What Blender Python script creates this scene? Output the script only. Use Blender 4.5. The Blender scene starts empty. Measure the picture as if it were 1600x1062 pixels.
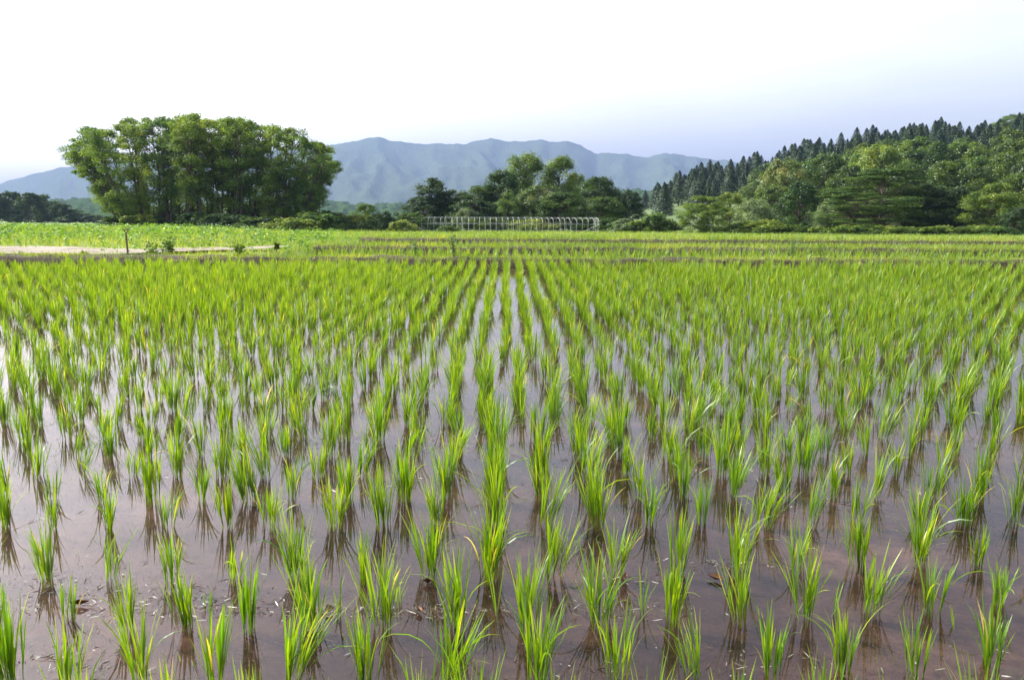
import bpy, math, random
import numpy as np
from mathutils import Matrix, Vector
R = math.radians
rng = np.random.default_rng(7)
random.seed(7)
scene = bpy.context.scene
COL = scene.collection

# ------------------------------------------------------------------ camera
F_PX, CAM_H = 1300.0, 1.23            # focal length in photo pixels (1600 wide), eye height above the paddy water
PITCH = math.atan((531 - 316) / F_PX)
YAW = math.atan(10 / F_PX)            # looks a touch right of the planting columns
ROLL = R(0.30)
cam_d = bpy.data.cameras.new("camera")
cam = bpy.data.objects.new("camera", cam_d)
COL.objects.link(cam)
cam_d.sensor_width = 36.0
cam_d.lens = F_PX / 1600 * 36.0
cam_d.clip_start = 0.05
cam_d.clip_end = 40000
CAM_M = Matrix.Translation((0, 0, CAM_H)) @ Matrix.Rotation(-YAW, 4, 'Z') @ Matrix.Rotation(math.pi / 2 - PITCH, 4, 'X') @ Matrix.Rotation(ROLL, 4, 'Z')
cam.matrix_world = CAM_M
scene.camera = cam
scene.render.resolution_x, scene.render.resolution_y = 1024, 679

# ------------------------------------------------------------------ sky, sun, exposure
SUN_AZ, SUN_EL = R(-62), R(38)        # azimuth measured from +Y towards +X
world = bpy.data.worlds.new("World")
scene.world = world
world.use_nodes = True
wn = world.node_tree
bg = wn.nodes["Background"]
sky = wn.nodes.new("ShaderNodeTexSky")
sky.sky_type = 'NISHITA'
sky.sun_disc = False
sky.sun_elevation = SUN_EL
sky.sun_rotation = SUN_AZ
sky.altitude = 0
sky.air_density = 1.0
sky.dust_density = 5.5
sky.ozone_density = 2.0
hz = wn.nodes.new("ShaderNodeHueSaturation")      # hazy summer sky: less saturated than clear air
hz.inputs["Saturation"].default_value = 0.40
wn.links.new(sky.outputs[0], hz.inputs["Color"])
wtc = wn.nodes.new("ShaderNodeTexCoord"); wmp = wn.nodes.new("ShaderNodeMapping"); wno = wn.nodes.new("ShaderNodeTexNoise")
wmp.inputs["Scale"].default_value = (1, 1, 6)          # thin flat streaks of high cloud
wno.inputs["Scale"].default_value = 2.2; wno.inputs["Detail"].default_value = 6; wno.inputs["Roughness"].default_value = .6
wmr = wn.nodes.new("ShaderNodeMapRange"); wmr.inputs[1].default_value = .42; wmr.inputs[2].default_value = .75
wmr.inputs[3].default_value = 1.0; wmr.inputs[4].default_value = 1.16
wmx = wn.nodes.new("ShaderNodeVectorMath"); wmx.operation = 'SCALE'
wn.links.new(wtc.outputs["Generated"], wmp.inputs[0]); wn.links.new(wmp.outputs[0], wno.inputs[0])
wn.links.new(wno.outputs[0], wmr.inputs[0]); wn.links.new(hz.outputs[0], wmx.inputs[0]); wn.links.new(wmr.outputs[0], wmx.inputs["Scale"])
wtn = wn.nodes.new("ShaderNodeVectorMath"); wtn.operation = 'MULTIPLY'; wtn.inputs[1].default_value = (1.01, .975, 1.01)
wn.links.new(wmx.outputs[0], wtn.inputs[0]); wn.links.new(wtn.outputs[0], bg.inputs[0])
bg.inputs[1].default_value = 0.15
sd = bpy.data.lights.new("sun", 'SUN')
sd.energy = 2.8
sd.angle = R(0.53)
sd.color = (1.0, 0.95, 0.86)
sun = bpy.data.objects.new("sun", sd)
COL.objects.link(sun)
sv = Vector((math.sin(SUN_AZ) * math.cos(SUN_EL), math.cos(SUN_AZ) * math.cos(SUN_EL), math.sin(SUN_EL)))
sun.rotation_euler = sv.to_track_quat('Z', 'Y').to_euler()
scene.view_settings.view_transform = 'Standard'
scene.view_settings.look = 'None'
scene.view_settings.gamma = 1
scene.view_settings.exposure = 1.52
scene.render.engine = 'CYCLES'
cy = scene.cycles
cy.use_denoising = True
cy.max_bounces = 8
cy.diffuse_bounces = 3
cy.glossy_bounces = 3
cy.transmission_bounces = 4
cy.transparent_max_bounces = 8
cy.volume_bounces = 1
cy.caustics_reflective = False
cy.caustics_refractive = False
cy.sample_clamp_indirect = 6

# ------------------------------------------------------------------ helpers
MR = np.array(CAM_M.to_3x3())
def pdir(px, py):
    d = MR @ np.array([px - 800.0, 531.0 - py, -F_PX])
    return d / d[1]                       # scaled so y = 1
def at(px, py, Y):
    d = pdir(px, py)
    return np.array([d[0] * Y, Y, CAM_H + d[2] * Y])
def on_plane(px, py, z=0.0):
    d = pdir(px, py)
    t = (z - CAM_H) / d[2]
    return np.array([d[0] * t, t, z])
def ax(px, Y):                            # x of photo column px at depth Y near the horizon
    return at(px, 350, Y)[0]

def hashn(ix, iy, s):
    v = np.sin(ix * 127.1 + iy * 311.7 + s * 74.7) * 43758.5453
    return v - np.floor(v)
def vnoise(x, y, s=0):
    x = np.asarray(x, float); y = np.asarray(y, float)
    ix, iy = np.floor(x), np.floor(y)
    fx, fy = x - ix, y - iy
    fx = fx * fx * (3 - 2 * fx); fy = fy * fy * (3 - 2 * fy)
    a = hashn(ix, iy, s); b = hashn(ix + 1, iy, s); c = hashn(ix, iy + 1, s); d = hashn(ix + 1, iy + 1, s)
    return (a * (1 - fx) + b * fx) * (1 - fy) + (c * (1 - fx) + d * fx) * fy
def fbm(x, y, s=0, o=4):
    t, amp, tot = 0, 1, 0
    for i in range(o):
        t = t + amp * vnoise(x * 2**i, y * 2**i, s + i * 13); tot += amp; amp *= 0.5
    return t / tot

def sstep(a, b, x):
    t = np.clip((np.asarray(x, float) - a) / (b - a), 0, 1)
    return t * t * (3 - 2 * t)

def mesh_np(name, verts, quads, attrs=None, mats=(), midx=None, smooth=False):
    me = bpy.data.meshes.new(name)
    verts = np.asarray(verts, np.float32); quads = np.asarray(quads, np.int32)
    me.vertices.add(len(verts)); me.vertices.foreach_set("co", verts.ravel())
    k = quads.shape[1]
    me.loops.add(quads.size); me.loops.foreach_set("vertex_index", quads.ravel())
    me.polygons.add(len(quads))
    me.polygons.foreach_set("loop_start", np.arange(0, quads.size, k, dtype=np.int32))
    me.polygons.foreach_set("loop_total", np.full(len(quads), k, np.int32))
    if midx is not None:
        me.polygons.foreach_set("material_index", np.asarray(midx, np.int32))
    me.polygons.foreach_set("use_smooth", np.full(len(quads), smooth, bool))
    for m in mats: me.materials.append(m)
    for an, av in (attrs or {}).items():
        a = me.attributes.new(an, 'FLOAT', 'POINT')
        a.data.foreach_set("value", np.asarray(av, np.float32))
    me.update()
    return me

class Acc:                                 # gathers arrays of quads before they become ONE mesh
    def __init__(s): s.v, s.q, s.a, s.b, s.m, s.n = [], [], [], [], [], 0
    def add(s, v, q, a=0.5, b=0.5, m=0):
        v = np.asarray(v, float).reshape(-1, 3); q = np.asarray(q, int).reshape(-1, 4)
        s.v.append(v); s.q.append(q + s.n)
        s.a.append(np.broadcast_to(np.asarray(a, float), (len(v),)).copy())
        s.b.append(np.broadcast_to(np.asarray(b, float), (len(v),)).copy())
        s.m.append(np.full(len(q), m)); s.n += len(v)
    def mesh(s, name, mats, smooth=False):
        return mesh_np(name, np.concatenate(s.v), np.concatenate(s.q), {"var": np.concatenate(s.a), "along": np.concatenate(s.b)}, mats, np.concatenate(s.m), smooth)

def obj(name, me, parent=None, loc=None):
    o = bpy.data.objects.new(name, me)
    COL.objects.link(o)
    if parent is not None: o.parent = parent
    if loc is not None: o.location = loc
    return o
def tag(o, label=None, cat=None, group=None, kind=None):
    if label: o["label"] = label
    if cat: o["category"] = cat
    if group: o["group"] = group
    if kind: o["kind"] = kind
    return o
def ordinal(n):
    if 10 <= n % 100 <= 20: return "%dth" % n
    return "%d%s" % (n, {1: "st", 2: "nd", 3: "rd"}.get(n % 10, "th"))

def ribbons(acc, base, az, th0, bend, L, W, S=5, prof='rice', var=None, roll=None, m=0, power=1.6):
    """N curved tapering blades: th0 lean from vertical, bend extra lean at the tip, az heading."""
    N = len(L)
    s = np.linspace(0, 1, S + 1)
    ds = 1.0 / S
    P = np.zeros((N, S + 1, 3)); P[:, 0] = base
    ca, sa = np.cos(az), np.sin(az)
    for i in range(S):
        th = th0 + bend * ((s[i] + ds / 2) ** power)
        st, ct = np.sin(th), np.cos(th)
        P[:, i + 1] = P[:, i] + (L * ds)[:, None] * np.stack([st * ca, st * sa, ct], 1)
    if prof == 'rice': w = np.array([np.interp(t, [0, .15, .45, .75, .9, 1], [.45, .6, 1, .75, .4, .04]) for t in s])
    elif prof == 'stem': w = np.interp(s, [0, .7, 1], [1, .8, .4])
    else: w = np.interp(s, [0, .3, .6, 1], [.5, 1, .85, .05])
    if roll is None: roll = rng.normal(0, .5, N)
    side = np.stack([-sa * np.cos(roll), ca * np.cos(roll), np.sin(roll)], 1)
    off = side[:, None, :] * (W[:, None] * w[None, :] * 0.5)[:, :, None]
    V = np.stack([P - off, P + off], 2).reshape(N, -1, 3)      # N,(S+1)*2,3
    q = np.array([[2 * i, 2 * i + 1, 2 * i + 3, 2 * i + 2] for i in range(S)])
    Q = (q[None] + (np.arange(N) * (2 * (S + 1)))[:, None, None]).reshape(-1, 4)
    if var is None: var = rng.random(N)
    A = np.repeat(np.broadcast_to(var, (N,))[:, None], (S + 1) * 2, 1).ravel()
    B = np.tile(np.repeat(s, 2), N)
    acc.add(V.reshape(-1, 3), Q, A, B, m)
    return P

def tube(acc, pts, rads, sides=6, a=0.5, m=0):
    pts = np.asarray(pts, float); n = len(pts); rads = np.broadcast_to(rads, (n,))
    T = np.gradient(pts, axis=0); T /= np.linalg.norm(T, axis=1)[:, None] + 1e-9
    ref = np.array([0, 0, 1.0]) if abs(T[0][2]) < .9 else np.array([1.0, 0, 0])
    U = np.cross(T, ref); U /= np.linalg.norm(U, axis=1)[:, None] + 1e-9
    Vv = np.cross(T, U)
    t = np.arange(sides) * 2 * math.pi / sides
    ring = pts[:, None] + rads[:, None, None] * (U[:, None] * np.cos(t)[None, :, None] + Vv[:, None] * np.sin(t)[None, :, None])
    q = [[i * sides + j, i * sides + (j + 1) % sides, (i + 1) * sides + (j + 1) % sides, (i + 1) * sides + j] for i in range(n - 1) for j in range(sides)]
    v = ring.reshape(-1, 3)
    # end cap as a collapsed ring
    k = len(v)
    v = np.concatenate([v, pts[-1:], pts[:1]])
    for j in range(0, sides, 2):
        q.append([(n - 1) * sides + j, (n - 1) * sides + (j + 1) % sides, (n - 1) * sides + (j + 2) % sides, k])
        q.append([j, k + 1, (j + 2) % sides, (j + 1) % sides])
    acc.add(v, q, a, .5, m)

def box(acc, c, half, rz=0, a=.5, m=0):
    c = np.asarray(c, float); h = np.asarray(half, float)
    v = np.array([[x, y, z] for x in (-1, 1) for y in (-1, 1) for z in (-1, 1)], float) * h
    cr, sr = math.cos(rz), math.sin(rz)
    v = np.stack([v[:, 0] * cr - v[:, 1] * sr, v[:, 0] * sr + v[:, 1] * cr, v[:, 2]], 1) + c
    acc.add(v, [[0, 1, 3, 2], [4, 6, 7, 5], [0, 4, 5, 1], [2, 3, 7, 6], [0, 2, 6, 4], [1, 5, 7, 3]], a, .5, m)

def leaves(acc, C, Nrm, size, var, m=0, aspect=.6):
    """one folded leaf-shaped quad pair per centre"""
    N = len(C)
    r = rng.normal(size=(N, 3))
    U = np.cross(Nrm, r); U /= np.linalg.norm(U, axis=1)[:, None] + 1e-9
    V = np.cross(Nrm, U); V /= np.linalg.norm(V, axis=1)[:, None] + 1e-9
    s = size[:, None]
    v = np.stack([C - U * s * .5, C + V * s * aspect * .5 + U * s * .05, C + U * s * .5, C - V * s * aspect * .5 - U * s * .05], 1)
    Q = np.arange(N * 4).reshape(N, 4)
    acc.add(v.reshape(-1, 3), Q, np.repeat(var, 4), np.tile([0, .5, 1, .5], N), m)

# ------------------------------------------------------------------ materials
def mat(name):
    m = bpy.data.materials.new(name); m.use_nodes = True
    nt = m.node_tree
    for n in list(nt.nodes): nt.nodes.remove(n)
    out = nt.nodes.new("ShaderNodeOutputMaterial")
    return m, nt, out
def N(nt, t, **kw):
    n = nt.nodes.new(t)
    for k, v in kw.items(): setattr(n, k, v)
    return n
def ramp(nt, fac, stops):
    n = nt.nodes.new("ShaderNodeValToRGB")
    cr = n.color_ramp
    while len(cr.elements) < len(stops): cr.elements.new(.5)
    for e, (p, c) in zip(cr.elements, stops):
        e.position = p; e.color = (*c, 1)
    nt.links.new(fac, n.inputs[0])
    return n.outputs[0]
def noise(nt, scale, detail=4, rough=.6, coord='Object', vec=None, stretch=None):
    tc = N(nt, "ShaderNodeTexCoord")
    n = N(nt, "ShaderNodeTexNoise")
    n.inputs["Scale"].default_value = scale; n.inputs["Detail"].default_value = detail; n.inputs["Roughness"].default_value = rough
    src = tc.outputs[coord]
    if stretch:
        mp = N(nt, "ShaderNodeMapping"); mp.inputs["Scale"].default_value = stretch
        nt.links.new(src, mp.inputs[0]); src = mp.outputs[0]
    nt.links.new(src, n.inputs[0])
    return n.outputs[0]
def mixc(nt, fac, a, b, mode='MIX'):
    n = N(nt, "ShaderNodeMix"); n.data_type = 'RGBA'; n.blend_type = mode
    if isinstance(fac, (int, float)): n.inputs[0].default_value = fac
    else: nt.links.new(fac, n.inputs[0])
    for i, c in ((6, a), (7, b)):
        if isinstance(c, tuple): n.inputs[i].default_value = (*c, 1)
        else: nt.links.new(c, n.inputs[i])
    return n.outputs[2]

def leaf_mat(name, stops, trans_gain=1.5, trans=.45, gloss=.06, rough=.45, tip=None, obj_var=.25, yellow=(1.25, 1.05, .5)):
    m, nt, out = mat(name)
    at_ = N(nt, "ShaderNodeAttribute", attribute_name="var")
    c = ramp(nt, at_.outputs["Fac"], stops)
    if tip:
        al = N(nt, "ShaderNodeAttribute", attribute_name="along")
        c2 = ramp(nt, al.outputs["Fac"], tip)
        c = mixc(nt, 1.0, c, c2, 'MULTIPLY')
    if obj_var:
        oi = N(nt, "ShaderNodeObjectInfo")
        hv = N(nt, "ShaderNodeHueSaturation")
        mr = N(nt, "ShaderNodeMapRange"); nt.links.new(oi.outputs["Random"], mr.inputs[0])
        mr.inputs[3].default_value = 1 - obj_var; mr.inputs[4].default_value = 1 + obj_var
        nt.links.new(mr.outputs[0], hv.inputs["Value"])
        mr2 = N(nt, "ShaderNodeMapRange"); nt.links.new(oi.outputs["Random"], mr2.inputs[0])
        mr2.inputs[3].default_value = .5 + obj_var * .08; mr2.inputs[4].default_value = .5 - obj_var * .08
        nt.links.new(mr2.outputs[0], hv.inputs["Hue"])
        nt.links.new(c, hv.inputs["Color"]); c = hv.outputs[0]
    d = N(nt, "ShaderNodeBsdfDiffuse"); nt.links.new(c, d.inputs[0])
    t = N(nt, "ShaderNodeBsdfTranslucent")
    tc = mixc(nt, 1.0, c, tuple(trans_gain * y for y in yellow), 'MULTIPLY')
    nt.links.new(tc, t.inputs[0])
    mx = N(nt, "ShaderNodeMixShader"); mx.inputs[0].default_value = trans
    nt.links.new(d.outputs[0], mx.inputs[1]); nt.links.new(t.outputs[0], mx.inputs[2])
    g = N(nt, "ShaderNodeBsdfGlossy"); g.inputs["Roughness"].default_value = rough; g.inputs[0].default_value = (.9, .95, 1, 1)
    mx2 = N(nt, "ShaderNodeMixShader"); mx2.inputs[0].default_value = gloss
    nt.links.new(mx.outputs[0], mx2.inputs[1]); nt.links.new(g.outputs[0], mx2.inputs[2])
    nt.links.new(mx2.outputs[0], out.inputs[0])
    return m

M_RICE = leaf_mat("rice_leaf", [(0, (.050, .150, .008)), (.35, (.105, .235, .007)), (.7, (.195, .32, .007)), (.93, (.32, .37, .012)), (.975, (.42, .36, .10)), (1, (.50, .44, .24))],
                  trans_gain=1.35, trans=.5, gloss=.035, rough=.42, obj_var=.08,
                  tip=[(0, (.50, .46, .35)), (.22, (.72, .78, .6)), (.6, (1, 1, 1)), (1, (1.25, 1.05, 1.0))])  # straw-tinted blade foot; shading painted in as darker colour towards the base
M_GRASS = leaf_mat("meadow_grass_blade", [(0, (.07, .15, .02)), (.45, (.15, .25, .03)), (.8, (.27, .33, .06)), (1, (.44, .40, .20))], trans_gain=1.3, trans=.45, gloss=.025, obj_var=0)
M_WEED = leaf_mat("weed_leaf", [(0, (.06, .15, .02)), (.6, (.12, .25, .03)), (.93, (.2, .32, .05)), (.95, (.55, .58, .5)), (1, (.65, .66, .6))], trans_gain=1.3, trans=.4, gloss=.025, obj_var=0)
M_GROVE = leaf_mat("grove_leaf", [(0, (.042, .088, .016)), (.5, (.088, .165, .026)), (1, (.17, .27, .04))], trans_gain=1.5, trans=.42, gloss=.025)
M_BROAD = leaf_mat("broad_leaf", [(0, (.020, .048, .009)), (.5, (.042, .088, .012)), (1, (.09, .15, .02))], trans_gain=1.4, trans=.36, gloss=.025)
M_DARKL = leaf_mat("dark_leaf", [(0, (.015, .036, .010)), (.5, (.027, .062, .013)), (1, (.055, .10, .018))], trans_gain=1.3, trans=.3, gloss=.025)
M_LIGHT = leaf_mat("light_leaf", [(0, (.04, .085, .014)), (.5, (.085, .155, .02)), (1, (.17, .24, .035))], trans_gain=1.4, trans=.4, gloss=.025)
M_GREY = leaf_mat("grey_green_leaf", [(0, (.07, .12, .055)), (.5, (.12, .19, .08)), (1, (.20, .27, .12))], trans_gain=1.2, trans=.35, gloss=.025)
M_CEDAR = leaf_mat("cedar_needle", [(0, (.010, .026, .009)), (.5, (.021, .048, .014)), (1, (.042, .080, .020))], trans_gain=1.2, trans=.2, gloss=.03)
M_CHEST = leaf_mat("blossom_leaf", [(0, (.035, .075, .012)), (.6, (.08, .14, .02)), (.85, (.15, .20, .04)), (1, (.28, .30, .12))], trans_gain=1.3, trans=.38, gloss=.04)

def plain(name, stops, scale, rough=.8, detail=5, bump=0.0, bscale=None, coord='Object', stretch=None, spec=.3, metal=0, bdist=.02):
    m, nt, out = mat(name)
    b = N(nt, "ShaderNodeBsdfPrincipled")
    b.inputs["Roughness"].default_value = rough
    b.inputs["Specular IOR Level"].default_value = spec
    b.inputs["Metallic"].default_value = metal
    n = noise(nt, scale, detail, .65, coord, stretch=stretch)
    nt.links.new(ramp(nt, n, stops), b.inputs["Base Color"])
    if bump:
        bn = N(nt, "ShaderNodeBump"); bn.inputs["Strength"].default_value = bump; bn.inputs["Distance"].default_value = bdist
        nt.links.new(noise(nt, bscale or scale * 3, 6, .7, coord), bn.inputs["Height"]); nt.links.new(bn.outputs[0], b.inputs["Normal"])
    nt.links.new(b.outputs[0], out.inputs[0])
    return m
M_BARK = plain("bark", [(.3, (.045, .035, .028)), (.7, (.13, .105, .085))], 3, .9, bump=.4, stretch=(4, 4, 1))
M_SOIL = plain("bank_soil", [(.3, (.022, .016, .011)), (.6, (.05, .036, .024)), (.75, (.05, .07, .02))], 2.2, .95, bump=.8, bscale=12)
M_GROUND = plain("meadow_ground", [(.3, (.06, .10, .02)), (.55, (.11, .17, .03)), (.75, (.17, .22, .05))], .35, .95, detail=8, bump=.5, bscale=4)
M_ROAD = plain("dirt_road", [(.3, (.10, .09, .055)), (.5, (.21, .18, .145)), (.8, (.30, .265, .22))], 1.4, .95, detail=8, bump=.6, bscale=30)
M_HILL = plain("hill_undergrowth", [(.3, (.03, .055, .015)), (.6, (.07, .11, .03)), (.8, (.10, .15, .04))], .12, .95, detail=8)
M_WOOD = plain("weathered_wood", [(.3, (.10, .07, .05)), (.7, (.22, .17, .12))], 9, .85, bump=.4, stretch=(5, 5, .6))
M_STEEL = plain("galvanised_steel", [(.3, (.45, .45, .44)), (.7, (.68, .68, .68))], 2.5, .5, metal=.25, spec=.5)
M_LEAFDEAD = plain("dead_leaf", [(.3, (.10, .035, .02)), (.7, (.22, .12, .06))], 30, .7)
M_DEBRIS = leaf_mat("floating_bits", [(0, (.03, .02, .014)), (.5, (.07, .045, .03)), (.74, (.10, .12, .04)), (.86, (.25, .24, .20)), (1, (.5, .48, .42))], trans=.1, gloss=.04, obj_var=0, yellow=(1, 1, 1))

def mountain_mat(name, dark, light, s):
    m, nt, out = mat(name)
    b = N(nt, "ShaderNodeBsdfDiffuse")
    v = N(nt, "ShaderNodeTexVoronoi"); v.inputs["Scale"].default_value = s
    tc = N(nt, "ShaderNodeTexCoord"); nt.links.new(tc.outputs["Object"], v.inputs[0])
    n1 = noise(nt, s * .12, 6, .6)
    c = mixc(nt, n1, dark, light)
    nt.links.new(c, b.inputs[0])
    bn = N(nt, "ShaderNodeBump"); bn.inputs["Strength"].default_value = 1; bn.inputs["Distance"].default_value = .3 / s
    bn.invert = True
    nt.links.new(v.outputs["Distance"], bn.inputs["Height"]); nt.links.new(bn.outputs[0], b.inputs["Normal"])
    nt.links.new(b.outputs[0], out.inputs[0])
    return m
M_MOUNT = mountain_mat("forested_mountain", (.022, .036, .022), (.06, .08, .042), .05)
M_FOOT = mountain_mat("forested_foothill", (.018, .036, .014), (.04, .07, .025), .11)

# water: a clear dielectric skin over the mud bed (straight-through light + fresnel mirror)
def water_mat():
    m, nt, out = mat("paddy_water")
    tr = N(nt, "ShaderNodeBsdfTransparent"); tr.inputs[0].default_value = (.82, .75, .73, 1)
    gl = N(nt, "ShaderNodeBsdfGlossy"); gl.inputs["Roughness"].default_value = .0
    fr = N(nt, "ShaderNodeFresnel"); fr.inputs[0].default_value = 1.36
    bn = N(nt, "ShaderNodeBump"); bn.inputs["Strength"].default_value = .035; bn.inputs["Distance"].default_value = .01
    ge = N(nt, "ShaderNodeNewGeometry")    # same mirror strength seen from above and from below
    ir = N(nt, "ShaderNodeMapRange"); nt.links.new(ge.outputs["Backfacing"], ir.inputs[0])
    ir.inputs[3].default_value = 1.42; ir.inputs[4].default_value = 1 / 1.42
    nt.links.new(ir.outputs[0], fr.inputs[0])
    nt.links.new(noise(nt, 3.5, 3, .5, stretch=(1, 1.6, 1)), bn.inputs["Height"])
    nt.links.new(bn.outputs[0], gl.inputs["Normal"]); nt.links.new(bn.outputs[0], fr.inputs["Normal"])
    mx = N(nt, "ShaderNodeMixShader")
    nt.links.new(fr.outputs[0], mx.inputs[0]); nt.links.new(tr.outputs[0], mx.inputs[1]); nt.links.new(gl.outputs[0], mx.inputs[2])
    nt.links.new(mx.outputs[0], out.inputs[0])
    return m
M_WATER = water_mat()
def mud_mat():
    m, nt, out = mat("paddy_mud")
    b = N(nt, "ShaderNodeBsdfPrincipled"); b.inputs["Roughness"].default_value = .9; b.inputs["Specular IOR Level"].default_value = .1
    n1 = noise(nt, 1.1, 6, .65); n2 = noise(nt, 22, 5, .75)
    c = ramp(nt, n1, [(.32, (.014, .008, .006)), (.5, (.038, .023, .016)), (.68, (.095, .062, .044))])
    c = mixc(nt, 1.0, c, ramp(nt, n2, [(.3, (.45, .44, .43)), (.5, (1, 1, 1)), (.72, (1.35, 1.35, 1.25))]), 'MULTIPLY')
    n3 = noise(nt, 2.3, 4, .7)
    c = mixc(nt, ramp(nt, n3, [(.58, (0, 0, 0)), (.72, (.55, .55, .55))]), c, (.09, .10, .04))
    nt.links.new(c, b.inputs["Base Color"])
    bn = N(nt, "ShaderNodeBump"); bn.inputs["Strength"].default_value = .7; bn.inputs["Distance"].default_value = .012
    nt.links.new(noise(nt, 16, 6, .7), bn.inputs["Height"]); nt.links.new(bn.outputs[0], b.inputs["Normal"])
    nt.links.new(b.outputs[0], out.inputs[0])
    return m
M_MUD = mud_mat()

# ------------------------------------------------------------------ terrain
PADDIES = [  # x0, x1, y0, y1, water level
    (-24., 26., 0.9, 15.75, 0.0),
    (-5.2, 32., 16.5, 23.4, -0.22),
    (-5.6, 40., 24.2, 33.2, -0.46),
]
def gz(x, y):
    x = np.asarray(x, float); y = np.asarray(y, float)
    p = np.interp(y, [-40, 16, 23, 34, 50, 80, 115, 200, 400, 1000, 9500], [.08, .08, -.12, -.40, -.85, -1.85, -2.84, -5, -9, -20, -60])
    a = x / np.maximum(y, 6)
    left = 1 - sstep(-.42, -.2, a)
    p = p + left * np.interp(y, [16, 23, 34, 60, 90, 115, 200, 400], [0, .2, .3, .35, .35, .3, .3, 0])
    p = p + (fbm(x * .25, y * .25, 3) - .5) * .18 * sstep(16, 30, y)
    return p
def grid_lines(vals, lo, hi, first, growth, fixed):
    s = set(fixed)
    for sgn in (-1, 1):
        v, st = 0.0, first
        while abs(v) < vals:
            if lo <= sgn * v <= hi: s.add(round(sgn * v, 3))
            v += st
            if v > 30: st *= growth
    return sorted(s)
fx = [p for P in PADDIES for p in (P[0] - .3, P[0], P[1], P[1] + .3)]
fy = [p for P in PADDIES for p in (P[2] - .25, P[2], P[3], P[3] + .25)]
def clean(L):
    out = [L[0]]
    for v in L[1:]:
        if v - out[-1] > .12: out.append(v)
    return out
gx = np.array(clean(grid_lines(8200, -8200, 8200, .8, 1.12, fx)))
gy = np.array(clean(grid_lines(8000, -40, 8000, .6, 1.12, fy)))
X, Y = np.meshgrid(gx, gy)
Zg = gz(X, Y)
for (x0, x1, y0, y1, wl) in PADDIES:
    ins = (X >= x0 - .01) & (X <= x1 + .01) & (Y >= y0 - .01) & (Y <= y1 + .01)
    Zg[ins] = wl - .3
def grid_mesh(name, X, Y, Z, m, smooth=True):
    ny, nx = X.shape
    v = np.stack([X, Y, Z], 2).reshape(-1, 3)
    i = np.arange(ny - 1)[:, None] * nx + np.arange(nx - 1)[None]
    q = np.stack([i, i + 1, i + nx + 1, i + nx], 2).reshape(-1, 4)
    return mesh_np(name, v, q, None, [m], None, smooth)
tag(obj("ground", grid_mesh("ground", X, Y, Zg, M_GROUND)), kind="structure")

for i, (x0, x1, y0, y1, wl) in enumerate(PADDIES):
    st = .06 if i == 0 else .5
    xs = np.arange(x0 - .1, x1 + .1 + st, st if i else .12); ys = np.arange(y0 - .1, y1 + .1 + st, st)
    if i == 0:
        xs = np.concatenate([np.arange(x0 - .1, -12, 1.), np.arange(-12, 12, .1), np.arange(12, x1 + 1, 1.)])
        ys = np.concatenate([np.arange(y0 - .1, 6, .07), np.arange(6, y1 + .3, .3)])
    GX, GY = np.meshgrid(xs, ys)
    GZ = wl - .022 + (fbm(GX * 1.3, GY * 1.3, 5) - .5) * .045 + (fbm(GX * 7, GY * 7, 9, 3) - .5) * .022
    tag(obj("mud_bed", grid_mesh("mud_bed", GX, GY, GZ, M_MUD)), kind="structure")
    w = mesh_np("paddy_water", [[x0 - .1, y0 - .1, wl], [x1 + .1, y0 - .1, wl], [x1 + .1, y1 + .1, wl], [x0 - .1, y1 + .1, wl]], [[0, 1, 2, 3]], None, [M_WATER])
    tag(obj("paddy_water", w), kind="structure")

# earth banks (ridges of soil between the paddies)
def bund(x0, x1, yc, half, ztop, zlow, seed, shear=.0, m=M_SOIL):
    xs = np.arange(x0, x1, .12)
    prof = [(-1.0, 0), (-.86, .55), (-.6, .95), (0, 1.05), (.6, .95), (.9, .5), (1.0, 0)]
    rows = []
    for (u, h) in prof:
        y = yc + shear * xs + u * half + (fbm(xs * 1.7, xs * 0 + u * 3, seed) - .5) * .16
        z = zlow + (ztop - zlow) * h + (fbm(xs * 2.5, xs * 0 + u * 2, seed + 5) - .5) * .10 * (h > 0)
        rows.append(np.stack([xs, y, z], 1))
    V = np.stack(rows)                     # profile, x, 3
    return grid_mesh("earth_bank", V[:, :, 0], V[:, :, 1], V[:, :, 2], m)
BUNDS = [(-16, 26, 16.12, .42, .16, -.30, 11), (-5.4, 33, 23.8, .62, -.04, -.6, 21), (-5.8, 41, 33.7, .85, -.24, -.8, 31)]
for (x0, x1, yc, hf, zt, zl, sd_) in BUNDS:
    tag(obj("earth_bank", bund(x0, x1, yc, hf, zt, zl, sd_)), kind="structure")

# the dirt road on the left
rl = [(-26, 16.5, 5.2), (-15, 18.6, 4.2), (-11.4, 18.75, 3.5), (-9.7, 18.3, 2.7), (-8.3, 18.0, 2.1), (-7.4, 18.9, 1.5), (-6.9, 19.9, 1.2), (-6.3, 20.8, 1.1), (-5.9, 21.9, .8)]
rl = np.array(rl)
tt = np.linspace(0, len(rl) - 1, 90)
rp = np.stack([np.interp(tt, np.arange(len(rl)), rl[:, k]) for k in range(3)], 1)
T = np.gradient(rp[:, :2], axis=0); T /= np.linalg.norm(T, axis=1)[:, None]
Nn = np.stack([-T[:, 1], T[:, 0]], 1)
us = np.linspace(-.5, .5, 7)
RX = np.stack([rp[:, 0] + Nn[:, 0] * rp[:, 2] * .78 * (u + (fbm(tt * 2, tt * 0 + u, 8) - .5) * .12) for u in us])
RY = np.stack([rp[:, 1] + Nn[:, 1] * rp[:, 2] * .78 * (u + (fbm(tt * 2, tt * 0 + u, 8) - .5) * .12) for u in us])
RZ = np.maximum(gz(RX, RY), .02) + .06
tag(obj("dirt_road", grid_mesh("dirt_road", RX, RY, RZ, M_ROAD)), kind="structure")

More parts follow.
